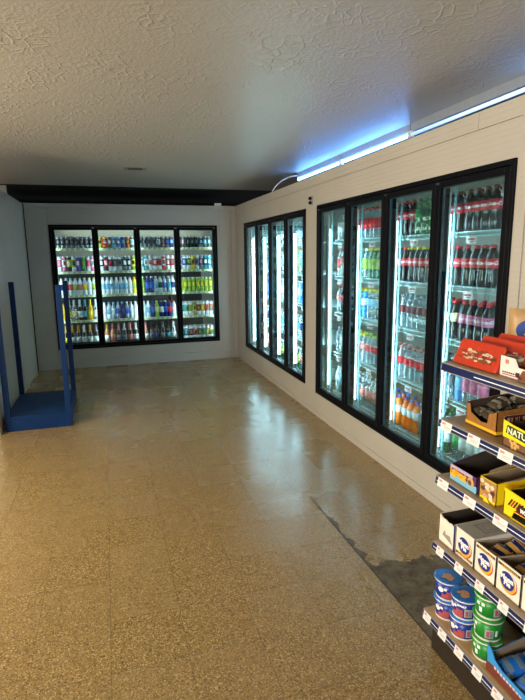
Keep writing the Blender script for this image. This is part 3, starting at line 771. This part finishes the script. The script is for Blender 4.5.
t, cx, cy = carton('bar_carton', 1.22, 1.38, 1.10, 1.35, z0, .068, .05, WBX, CARDB, 'low white carton of chocolate bars at the top shelf front', 'carton',
    front=[(1.10, 0), (1.35, 0), (1.35, .068), (1.285, .066), (1.27, .040), (1.20, .038), (1.18, .055), (1.10, .055)])
mb = MB(); x = 1.22-cx-.0006
mb.box(x-.0003, x, 1.262-cy, 1.278-cy, .010, .024, 1).box(x-.0003, x, 1.25-cy, 1.335-cy, .008, .011, 2)
for i in range(7): mb.box(x-.0004, x, 1.335-cy-i*.009-.006, 1.335-cy-i*.009, .014, .019, 1)
mb.prism([(1.27-cy, .002), (1.25-cy, .036), (1.20-cy, .034), (1.18-cy, .05), (1.10-cy, .05), (1.10-cy, .002)], x-.0003, x, 'x', 0)
mb.box(x-.0005, x, 1.31-cy, 1.325-cy, .045, .058, 3)
mb.obj('print', [BRN, mat('black_ink', (20, 20, 22), .5), REDINK, mat('pale_red', (206, 120, 110), .5)], t)
for i in range(5):
    pillow('wrapped_bar', .13, .032, .026, BRN, f'brown wrapped bar in the white carton, {["farthest", "second farthest", "third farthest", "fourth farthest", "nearest"][i]}', 'bar',
           (1.30, 1.32-i*.047, z0+.045), (0, .12, random.uniform(-.2, .2)), 'bars in the white carton', OR2)
# chip bag with a blue round emblem
t = empty('chip_bag', (1.56, 1.63-.04, z0), 'tan snack bag with round blue emblem standing behind orange packs', 'bag')
mb = MB(); v = []; nx, nz = 8, 10
for s in (-1, 1):
    for i in range(nx+1):
        for j in range(nz+1):
            u, w = i/nx*2-1, j/nz*2-1
            v.append((s*.028*(1-abs(u)**3)**.6*(1-abs(w)**4)**.6, -u*.075, .09+w*.09))
fs = []
for s in (0, 1):
    b0 = s*(nx+1)*(nz+1)
    for i in range(nx):
        for j in range(nz):
            q = (b0+i*(nz+1)+j, b0+(i+1)*(nz+1)+j, b0+(i+1)*(nz+1)+j+1, b0+i*(nz+1)+j+1); fs.append(q if s else q[::-1])
mb.add(v, fs, 0, True); mb.obj('pouch', mat('tan_bag', (176, 142, 96), .4, bump=.2), t)
mb = MB(); disc(mb, -.031, -.02, .10, .055, .042, 0); disc(mb, -.0316, -.03, .11, .03, .014, 1, 20); disc(mb, -.0317, -.025, .085, .03, .008, 2, 16)
mb.obj('emblem', [mat('emblem_blue', (30, 66, 140), .4), mat('emblem_rose', (196, 140, 140), .4), mat('emblem_sand', (190, 160, 120), .4)], t)
t.rotation_euler = (0, 0, .5)

# --- second shelf
z0 = .9805
GB = mat('gold_brown_carton', (150, 98, 40), .45, var=.3, scale=60); YB_ = mat('carton_yellow', (228, 178, 30), .45); MAR = mat('carton_maroon', (84, 30, 30), .45)
t, cx, cy = carton('sweets_tray', 1.235, 1.60, 1.36, 1.515, z0, .085, .11, GB, CDARK, 'brown open display tray of wrapped sweets, second shelf', 'carton',
    front=[(1.36, 0), (1.515, 0), (1.515, .078), (1.497, .080), (1.490, .050), (1.435, .030), (1.405, .034), (1.398, .070), (1.36, .085)])
mb = MB(); x = 1.235-cx
mb.box(x-.0012, x-.0002, 1.36-cy, 1.515-cy, .006, .016, 0)
mb.box(x, 1.60-cx, 1.36-cy-.0012, 1.36-cy-.0002, .006, .016, 0)
mb.box(1.262-cx, 1.60-cx, 1.36-cy-.0012, 1.36-cy-.0003, .036, .072, 1)
mb.box(1.262-cx, 1.60-cx, 1.36-cy-.002, 1.36-cy-.0011, .070, .0715, 2).box(1.262-cx, 1.60-cx, 1.36-cy-.002, 1.36-cy-.0011, .0365, .038, 2).box(1.262-cx, 1.2635-cx, 1.36-cy-.002, 1.36-cy-.0011, .038, .070, 2)
for i, wl in enumerate((.010, .006, .011, .003, .009, .010, .007)): mb.box(1.278-cx+i*.016, 1.278-cx+i*.016+wl, 1.36-cy-.002, 1.36-cy-.0011, .048, .062, 2)
mb.obj('print', [YB_, MAR, OR2], t)
WRAP = mat('dark_wrapper', (74, 64, 50), .2, coat=.5, bump=.5, scale=60); WRAPL = mat('silver_wrapper', (196, 190, 172), .2, metal=.5)
pos = ['far front', 'far middle', 'far rear', 'front middle', 'centre', 'rear middle', 'near front', 'near middle', 'near rear', 'topmost front', 'topmost middle', 'topmost rear', 'far rearmost', 'near rearmost']
k = 0
for (dx, dy, dz) in [(-.13, .045, .02), (-.04, .045, .03), (.05, .04, .03), (-.13, 0, .02), (-.04, 0, .03), (.05, 0, .035), (-.12, -.04, .03), (-.03, -.04, .035), (.06, -.04, .04), (-.09, .02, .055), (0, .01, .06), (.07, .01, .065), (.14, .04, .035), (.14, -.035, .04)]:
    pillow('wrapped_sweet', .085, .05, .03, WRAP, f'dark shiny wrapped sweet at the {pos[k]} of the brown tray', 'sweet', (1.4175+dx, 1.4375+dy, z0+dz+.028), (random.uniform(-.3, .3), random.uniform(-.3, .3), random.uniform(-1, 1)), 'sweets in the brown tray', WRAPL); k += 1
YEL = mat('bright_yellow_carton', (244, 214, 20), .4); GRN = mat('dark_green_print', (26, 50, 24), .4); GRA = mat('granola_print', (206, 160, 90), .5, var=.5, scale=120)
t, cx, cy = carton('granola_bar_carton', 1.205, 1.50, 1.06, 1.295, z0, .075, .06, mat('brown_carton_side', (112, 78, 50), .5), CDARK, 'yellow and brown granola bar carton on the second shelf', 'carton',
    front=[(1.06, 0), (1.295, 0), (1.295, .085), (1.25, .078), (1.16, .070), (1.06, .068)])
mb = MB(); x = 1.205-cx
mb.prism([(1.295-cy, .030), (1.295-cy, .086), (1.25-cy, .079), (1.16-cy, .071), (1.06-cy, .069), (1.06-cy, .022), (1.16-cy, .022), (1.24-cy, .030), (1.285-cy, .030)], x-.0012, x-.0002, 'x', 0)
mb.prism([(1.283-cy, .046), (1.278-cy, .074), (1.20-cy, .067), (1.06-cy, .064), (1.06-cy, .035), (1.20-cy, .036)], x-.0018, x-.0011, 'x', 1)
r_ = random.Random(3)
for i in range(14): disc(mb, x-.0014-.0001*i, 1.262-cy-r_.random()*.035, .006+r_.random()*.022, .006, .006, 2, 8)
mb.box(x-.0012, x-.0002, 1.06-cy, 1.19-cy, .004, .012, 0)
mb.obj('print', [YEL, GRN, GRA], t)
mb = MB(); text_flat(mb, 'NATURE VALLEY', .029, x-.0024, 1.168-cy, .052, 0, 0, .0008, -.035); o = mb.obj('lettering', mat('cream_ink', (236, 240, 200), .5), t)

# --- third shelf
z0 = .7505
PUR = mat('purple_carton', (84, 40, 98), .45); LBL = mat('light_blue_carton', (120, 184, 206), .45); ORY = mat('orange_yellow_print', (246, 176, 40), .4)
t, cx, cy = carton('cookie_carton', 1.212, 1.50, 1.408, 1.553, z0, .060, .12, PUR, CDARK, 'purple and light blue cookie carton with torn-off top', 'carton')
mb = MB(); x = 1.212-cx
mb.box(x-.0010, x-.0002, 1.408-cy, 1.553-cy, .001, .026, 0)
mb.box(x-.0016, x-.0008, 1.43-cy, 1.553-cy, .048, .060, 2)
disc(mb, x-.0022, 1.438-cy, .034, .017, .017, 3, 20); disc(mb, x-.0026, 1.442-cy, .030, .010, .010, 4, 14)
mb.box(x-.0012, x-.0004, 1.547-cy, 1.553-cy, .016, .060, 1)
text_flat(mb, 'giant', .040, x-.0030, 1.502-cy, .036, 1, .1, .003, -.05)
mb.obj('print', [LBL, ORY, mat('lilac_print', (190, 170, 200), .5), mat('cookie_print', (206, 160, 96), .5), mat('choc_print', (110, 66, 36), .5)], t)
t, cx, cy = carton('chocolate_carton', 1.212, 1.50, 1.312, 1.393, z0, .080, .095, YEL, CARDB, 'narrow yellow carton with chocolate piece pictures, third shelf', 'carton')
mb = MB(); x = 1.212-cx; r_ = random.Random(11)
mb.box(x-.0010, x-.0002, 1.312-cy, 1.388-cy, .012, .078, 2)
for i in range(17):
    mb_y = 1.325-cy+r_.random()*.055; mb_z = .016+r_.random()*.054
    disc(mb, x-.0012-.0002*i, mb_y, mb_z, .010, .008, [0, 1, 0, 3][i % 4], 12)
mb.prism([(1.365-cy, .0), (1.335-cy, .0), (1.355-cy, .022)], x-.006, x-.0054, 'x', 4)
mb.obj('print', [mat('cream_print', (226, 206, 170), .5), mat('cocoa_print', (92, 52, 32), .5), mat('tan_print', (176, 130, 70), .5), mat('pinkish_print', (206, 150, 130), .5), YEL], t)
fl = MB().add([(1.25-cx, 1.395-cy, .080), (1.48-cx, 1.395-cy, .100), (1.48-cx, 1.404-cy, .125), (1.26-cx, 1.400-cy, .088)], [(0, 1, 2, 3)])
o = fl.obj('flap', CARDB, t); md = o.modifiers.new('solid', 'SOLIDIFY'); md.thickness = .002
fl = MB().add([(1.24-cx, 1.312-cy, .082), (1.48-cx, 1.312-cy, .098), (1.47-cx, 1.285-cy, .12), (1.28-cx, 1.292-cy, .092)], [(0, 1, 2, 3)])
o = fl.obj('flap', CARDB, t); md = o.modifiers.new('solid', 'SOLIDIFY'); md.thickness = .002
t, cx, cy = carton('candy_carton', 1.205, 1.50, 1.05, 1.270, z0, .080, .075, YEL, CDARK, 'bright yellow candy carton with dark red diagonal stripes, third shelf', 'carton',
    front=[(1.05, .03), (1.225, .026), (1.235, 0), (1.270, 0), (1.270, .092), (1.16, .084), (1.05, .080)])
mb = MB(); x = 1.205-cx
for i, mi in enumerate((0, 1, 0, 1, 0)):
    a = 1.252-cy-i*.011
    mb.prism([(a, .040), (a-.007, .040), (a-.022, .066), (a-.015, .066)], x-.0012, x-.0002, 'x', mi)
mb.prism([(1.215-cy, .034), (1.05-cy, .034), (1.05-cy, .060), (1.205-cy, .062)], x-.0018, x-.0009, 'x', 0)
mb.prism([(1.225-cy, .030), (1.05-cy, .030), (1.05-cy, .034), (1.218-cy, .034)], x-.0018, x-.0009, 'x', 1)
mb.obj('print', [mat('dark_brown_print', (50, 24, 20), .4), mat('deep_red_print', (176, 34, 34), .4)], t)
mb = MB(); text_flat(mb, 'whatcha', .026, x-.0026, 1.155-cy, .047, 0, .2, .001, -.02); mb.obj('lettering', MATS['white_ink'], t)
pillow('candy_bar', .13, .04, .03, BRN, 'dark brown wrapped candy bar in the yellow striped carton, front', 'bar', (1.29, 1.20, z0+.060), (0, .1, .5), 'bars in the yellow carton', REDINK)
pillow('candy_bar', .13, .04, .03, mat('black_wrap', (26, 24, 26), .25, coat=.4), 'black wrapped candy bar in the yellow striped carton, rear', 'bar', (1.39, 1.19, z0+.068), (0, -.2, -.5), 'bars in the yellow carton', BRN)

# --- fourth shelf: moon pie cartons
z0 = .4705
MPW = mat('moonpie_white', (232, 224, 208), .5); MPB = mat('moonpie_blue', (26, 44, 130), .4); MPG = mat('moonpie_gold', (226, 170, 50), .4); MPR = mat('moonpie_red', (196, 50, 40), .4)
MPD = mat('moonpie_brown', (84, 42, 24), .5); WINK = MATS['white_ink']; GREYT = mat('grey_carton_top', (164, 160, 150), .6)
mb = MB()
disc(mb, 0, -.004, .052, .036, .036, 2, 32); disc(mb, -.0004, -.002, .0545, .0345, .0345, 0, 32)
disc(mb, -.0008, .0, .050, .034, .034, 1, 32); disc(mb, -.0012, .003, .057, .0315, .031, 3, 32)
text_flat(mb, 'Moon', .024, -.0018, .004, .065, 4, 0, .0016); text_flat(mb, 'Pie', .024, -.0018, .002, .048, 4, 0, .0016)
MPLOGO = mb.mesh('emblem', [MPW, MPG, MPR, MPB, WINK])
def moonpie(y1, hgt, opened, band, label, w=.102):
    y0 = y1-w
    t, cx, cy = carton('moonpie_carton', 1.208, 1.46, y0, y1, z0, hgt, hgt*(.75 if opened else 1), MPW, CARDB if opened else None, label, 'carton', group='moon pie cartons', top=False)
    if not opened:
        tp = MB().box(1.208-cx, 1.46-cx, y0-cy, y1-cy, hgt, hgt+.003)
        tp.obj('lid', GREYT, t)
        pr = MB(); zt = hgt+.0036
        g = [(1.27, 1.36, .028, .031), (1.27, 1.36, -.031, -.028), (1.27, 1.274, -.031, .031), (1.356, 1.36, -.031, .031), (1.29, 1.34, .016, .018), (1.29, 1.34, -.018, -.016), (1.29, 1.292, -.018, .018), (1.338, 1.34, -.018, .018)]
        for a, b, c, d in g: pr.box(a-cx, b-cx, c, d, zt-.0005, zt)
        for i in range(8): pr.box(1.385-cx+i*.008, 1.388-cx+i*.008, -.035, .035, zt-.0005, zt)
        pr.obj('lid_print', mat('grey_print', (120, 118, 112), .6), t)
    e = link('emblem', MPLOGO, t); e.location = (1.208-cx-.0008, 0, 0)
    b = MB(); zb = hgt-.016 if band == 'top' else .010
    b.box(1.208-cx-.0008, 1.208-cx-.0001, y0-cy+.006, y1-cy-.006, zb, zb+.009, 0)
    for i in range(9): b.box(1.208-cx-.0012, 1.208-cx-.0007, y0-cy+.016+i*.008, y0-cy+.021+i*.008, zb+.002, zb+.007, 1)
    b.obj('printed_band', [MPD, MPG], t)
t, cx, cy = carton('torn_carton', 1.208, 1.46, 1.502, 1.598, z0, .112, .115, MPW, CDARK, 'plain white carton with torn top, far end of fourth shelf', 'carton',
    front=[(1.502, 0), (1.598, 0), (1.598, .108), (1.590, .112), (1.575, .103), (1.56, .105), (1.54, .100), (1.525, .104), (1.51, .098), (1.502, .112)])
mb = MB(); x = 1.208-cx
mb.prism([(1.575-cy, .034), (1.515-cy, .020), (1.53-cy, .048), (1.555-cy, .045), (1.56-cy, .060)], x-.0009, x-.0002, 'x', 0)
mb.obj('print', mat('grey_triangle', (150, 146, 138), .6), t)
MB().box(x-.0008, x, 1.502-cy, 1.508-cy, 0, .108).obj('blue_edge', MPB, t)
moonpie(1.495, .112, False, 'bottom', 'closed moon pie carton with grey lid, fourth shelf')
moonpie(1.388, .110, True, 'top', 'open moon pie carton right of the grey-lidded one', .104)
moonpie(1.280, .112, True, 'top', 'open moon pie carton, third moon pie carton from far end', .108)
moonpie(1.168, .112, True, 'top', 'moon pie carton at the frame edge, nearest of the row', .108)
PIEW = mat('pie_wrapper_gold', (206, 160, 80), .25, coat=.5, bump=.3, scale=50); PIEB = mat('pie_wrapper_blue', (24, 44, 104), .25, coat=.5)
k = 0
for cyy, names in ((1.336, ['front', 'middle', 'rear']), (1.226, ['front', 'middle', 'rear']), (1.114, ['front', 'middle', 'rear'])):
    for j in range(3):
        pillow('wrapped_pie', .09, .085, .035, PIEW if (j+k) % 2 else PIEB, f'wrapped moon pie in the {["first", "second", "third"][k]} open carton from far end, {names[j]}', 'snack',
               (1.265+j*.065, cyy, z0+.075+.006*j), (random.uniform(-.15, .15), -.35, random.uniform(-.2, .2)), 'moon pies in the open cartons', PIEB if (j+k) % 2 else PIEW)
    k += 1

# --- bottom shelf: cereal cups
z0 = .1725
CUPB = mat('cup_blue', (24, 52, 150), .35); CUPG = mat('cup_green', (30, 140, 44), .35); RIM = mat('cup_rim', (228, 226, 218), .4); FOILB = mat('blue_foil_lid', (60, 130, 214), .22, metal=.3, bump=.5, scale=30)
FOILG = mat('green_foil_lid', (60, 160, 60), .25, metal=.2, bump=.4, scale=30); CORN = mat('cereal_print', (206, 150, 110), .5, var=.5, scale=150); CR = mat('cup_red', (180, 84, 84), .4)
H = .079
def rpatch(mb, r0, z0_, r1, z1, a0, a1, mi, off=.0006, n=6):
    v = []
    for zz, rr in ((z0_, r0), (z1, r1)):
        for q in range(n+1):
            a = a0+(a1-a0)*q/n; v.append(((rr+off)*math.cos(a), (rr+off)*math.sin(a), zz))
    mb.add(v, [(q, q+1, q+n+2, q+n+1) for q in range(n)], mi)
def cupr(z): return .0415+(.0475-.0415)*z/H
def cup_meshes(colr, foil, word, mark):
    parts = []
    parts.append(('cup_body', MB().lathe([(.0405, 0), (.042, .003), (.042, .008), (.0422, .0085)], 28, 1).lathe([(.0418, .0085), (.0470, .070)], 28, 0).lathe([(.0470, .070), (.0490, .071), (.0500, .074), (.0495, .0775), (.046, .078)], 28, 1).mesh('cup_body', [colr, RIM])))
    mb = MB(); lid = [(.0505, .0768), (.0515, .0785), (.047, .0792), (.02, .0800), (.004, .0802)]
    mb.lathe(lid, 28, 0)
    rr = random.Random(5)
    for i in range(10):
        a = rr.random()*2+2.2; d = rr.random()*.028; c_ = (d*math.cos(a)+.006, d*math.sin(a), .0806)
        mb.add([(c_[0]+.010*math.cos(q), c_[1]+.008*math.sin(q), c_[2]+.0001*i) for q in [k*math.pi/4 for k in range(8)]], [tuple(range(8))], 1)
    parts.append(('foil_lid', mb.mesh('foil_lid', [foil, CORN])))
    mb = MB(); pi = math.pi
    if mark == 'blue':
        rpatch(mb, cupr(.012), .012, cupr(.030), .030, pi-.1, pi+.85, 1); rpatch(mb, cupr(.030), .030, cupr(.042), .042, pi+.3, pi+.85, 1)
        for (a, zc, ra, mi) in ((pi-.15, .045, .011, 0), (pi+.22, .050, .006, 0)):
            v = []
            for q in range(12):
                aa = a+ra*math.cos(q*pi/6)/.045; zz = zc+ra*math.sin(q*pi/6); rr_ = cupr(zz)+.001+.0004*(mi+1); v.append((rr_*math.cos(aa), rr_*math.sin(aa), zz))
            mb.add(v, [tuple(range(12))], mi)
    else:
        for (a, zc, ra) in ((pi-.2, .050, .006), (pi+.2, .052, .006), (pi, .030, .009)):
            rpatch(mb, cupr(zc-ra), zc-ra, cupr(zc+ra), zc+ra, a-.12, a+.12, 0)
    rpatch(mb, cupr(.016), .016, cupr(.048), .048, pi+.95, pi+1.55, 3); rpatch(mb, cupr(.020), .020, cupr(.042), .042, pi+1.05, pi+1.25, 1, .001)
    for i in range(5): rpatch(mb, cupr(.02+i*.005), .02+i*.005, cupr(.022+i*.005), .022+i*.005, pi+1.3, pi+1.5, 2, .001)
    rpatch(mb, cupr(.024), .024, cupr(.046), .046, pi+1.68, pi+1.86, 0)
    parts.append(('print', mb.mesh('print', [WINK, CR, mat('navy_ink', (20, 30, 80), .5), mat('nutrition_grey', (170, 176, 176), .5)])))
    if word:
        vs, fs = text_data(word, .015, .25, .0006); t_ = MB(); out = []
        for v in vs:
            a = math.pi+.72+v.x/.047; out.append((.0478*math.cos(a), .0478*math.sin(a), .058+v.y))
        t_.add(out, fs); parts.append(('lettering', t_.mesh('lettering', WINK)))
    return parts
CB = cup_meshes(CUPB, FOILB, '', 'blue'); CBW = cup_meshes(CUPB, FOILB, 'amaz', 'blue'); CG = cup_meshes(CUPG, FOILG, '', 'green')
def cup(parts, x, y, lvl, label, grp, rz=0):
    t = empty('cereal_cup', (x, y, z0+lvl*.0852), label, 'cup', grp, rz); t.scale = (1.06, 1.06, 1.06)
    for pn, me in parts: link(pn, me, t)
bl, gr = 'blue cereal cups on the bottom shelf', 'green cereal cups on the bottom shelf'
cup(CB, 1.222, 1.538, 0, 'blue cereal cup, lower one of the farthest front stack', bl, .25)
cup(CB, 1.220, 1.538, 1, 'blue cereal cup with shiny crumpled lid, upper one of farthest front stack', bl, .5)
cup(CB, 1.214, 1.430, 0, 'blue cereal cup, lower one of the stack beside the green cups', bl, .15)
cup(CBW, 1.214, 1.428, 1, 'blue cereal cup with white lettering, upper, beside the green cups', bl, -.1)
cup(CB, 1.322, 1.480, 0, 'blue cereal cup, lower one of the rear stack', bl, .9)
cup(CB, 1.322, 1.480, 1, 'blue cereal cup, upper one of the rear stack', bl, .3)
for i, wd in enumerate(('bottom', 'middle', 'top')):
    cup(CG, 1.222, 1.315, i, f'green cereal cup, {wd} one of the stack of three', gr, [.1, -.3, .2][i])
BB = mat('sky_blue_carton', (54, 148, 214), .42); BRC = mat('brown_cookie_print', (112, 52, 38), .45, var=.3, scale=70); BPK = mat('blue_film', (24, 104, 200), .22, coat=.5, bump=.3, scale=40)
t, cx, cy = carton('blue_snack_carton', 1.178, 1.40, .98, 1.262, z0, .06, .10, BB, CARDB, 'open sky-blue carton of blue packs at the bottom shelf corner', 'carton',
    front=[(.98, 0), (1.262, 0), (1.262, .098), (1.245, .094), (1.225, .066), (1.19, .052), (.98, .048)])
mb = MB(); x = 1.178-cx
mb.prism([(1.262-cy, .001), (1.262-cy, .038), (1.225-cy, .040), (1.19-cy, .030), (.98-cy, .024), (.98-cy, .001)], x-.0009, x-.0002, 'x', 0)
for i in range(9): mb.box(x-.0014, x-.0008, 1.215-cy-i*.014, 1.224-cy-i*.014, .034-.0008*i, .045-.0012*i, 1)
mb.obj('print', [BRC, mat('pale_pink_print', (220, 190, 196), .5)], t)
for i in range(6):
    pillow('blue_snack_pack', .10, .075, .035, BPK, f'blue film snack pack in the sky-blue carton, {["far front", "middle front", "near front", "far rear", "middle rear", "near rear"][i]}', 'snack pack',
        (1.24+.09*(i//3), 1.205-.08*(i % 3), z0+.042+.008*(i//3)), (random.uniform(-.2, .2), -.2, random.uniform(-.4, .4)), 'blue packs in the sky-blue carton', mat('silver_blue', (120, 150, 176), .3, metal=.4))

# ------------------------------------------------------------------ lights
def area(name, loc, rot, sx, sy, e, c):
    l = bpy.data.lights.new(name, 'AREA'); l.shape = 'RECTANGLE'; l.size = sx; l.size_y = sy; l.energy = e; l.color = c
    o = bpy.data.objects.new(name, l); COL.objects.link(o); o.location = loc; o.rotation_euler = rot; return o
def aim(loc, tgt): return (Vector(tgt)-Vector(loc)).to_track_quat('-Z', 'Y').to_euler()
p = (-2.9, 3.0, 1.5); area('shop_window_light', p, aim(p, (.0, 2.8, .6)), 1.6, 1.4, 160, (1, .86, .62))
p = (-3.4, -2.4, 1.7); e_ = area('entrance_light', p, aim(p, (1.9, 1.5, 1.7)), 1.8, 1.5, 66, (1, .95, .90)); e_.data.spread = 1.5
area('cooler_store_light', (2.95, 4.6, 2.2), (0, 0, 0), .2, 4.5, 34, (.88, .96, 1))
area('back_cooler_store_light', (.45, 9.1, 2.22), (0, 0, 0), 2.2, .1, 9, (1, .95, .86))
w = bpy.data.worlds.new('world'); S.world = w; w.use_nodes = True
w.node_tree.nodes['Background'].inputs[0].default_value = (.86, .88, .9, 1); w.node_tree.nodes['Background'].inputs[1].default_value = .10

# ------------------------------------------------------------------ camera
yaw, pit, roll = .2921, .1842, -.0119
fw = Vector((math.sin(yaw)*math.cos(pit), math.cos(yaw)*math.cos(pit), -math.sin(pit)))
rt = Vector((math.cos(yaw), -math.sin(yaw), 0)); up = rt.cross(fw)
r2 = rt*math.cos(roll)+up*math.sin(roll); u2 = -rt*math.sin(roll)+up*math.cos(roll)
cd = bpy.data.cameras.new('camera'); cam = bpy.data.objects.new('camera', cd); COL.objects.link(cam)
cam.matrix_world = Matrix(((r2.x, u2.x, -fw.x, 0), (r2.y, u2.y, -fw.y, 0), (r2.z, u2.z, -fw.z, 1.6), (0, 0, 0, 1)))
cd.sensor_fit = 'VERTICAL'; cd.sensor_height = 36; cd.sensor_width = 27; cd.lens = 511.638/700*36; cd.clip_start = .05
S.camera = cam
S.view_settings.view_transform = 'Standard'; S.view_settings.look = 'None'; S.view_settings.gamma = 1
S.view_settings.use_curve_mapping = False; S.view_settings.exposure = 0
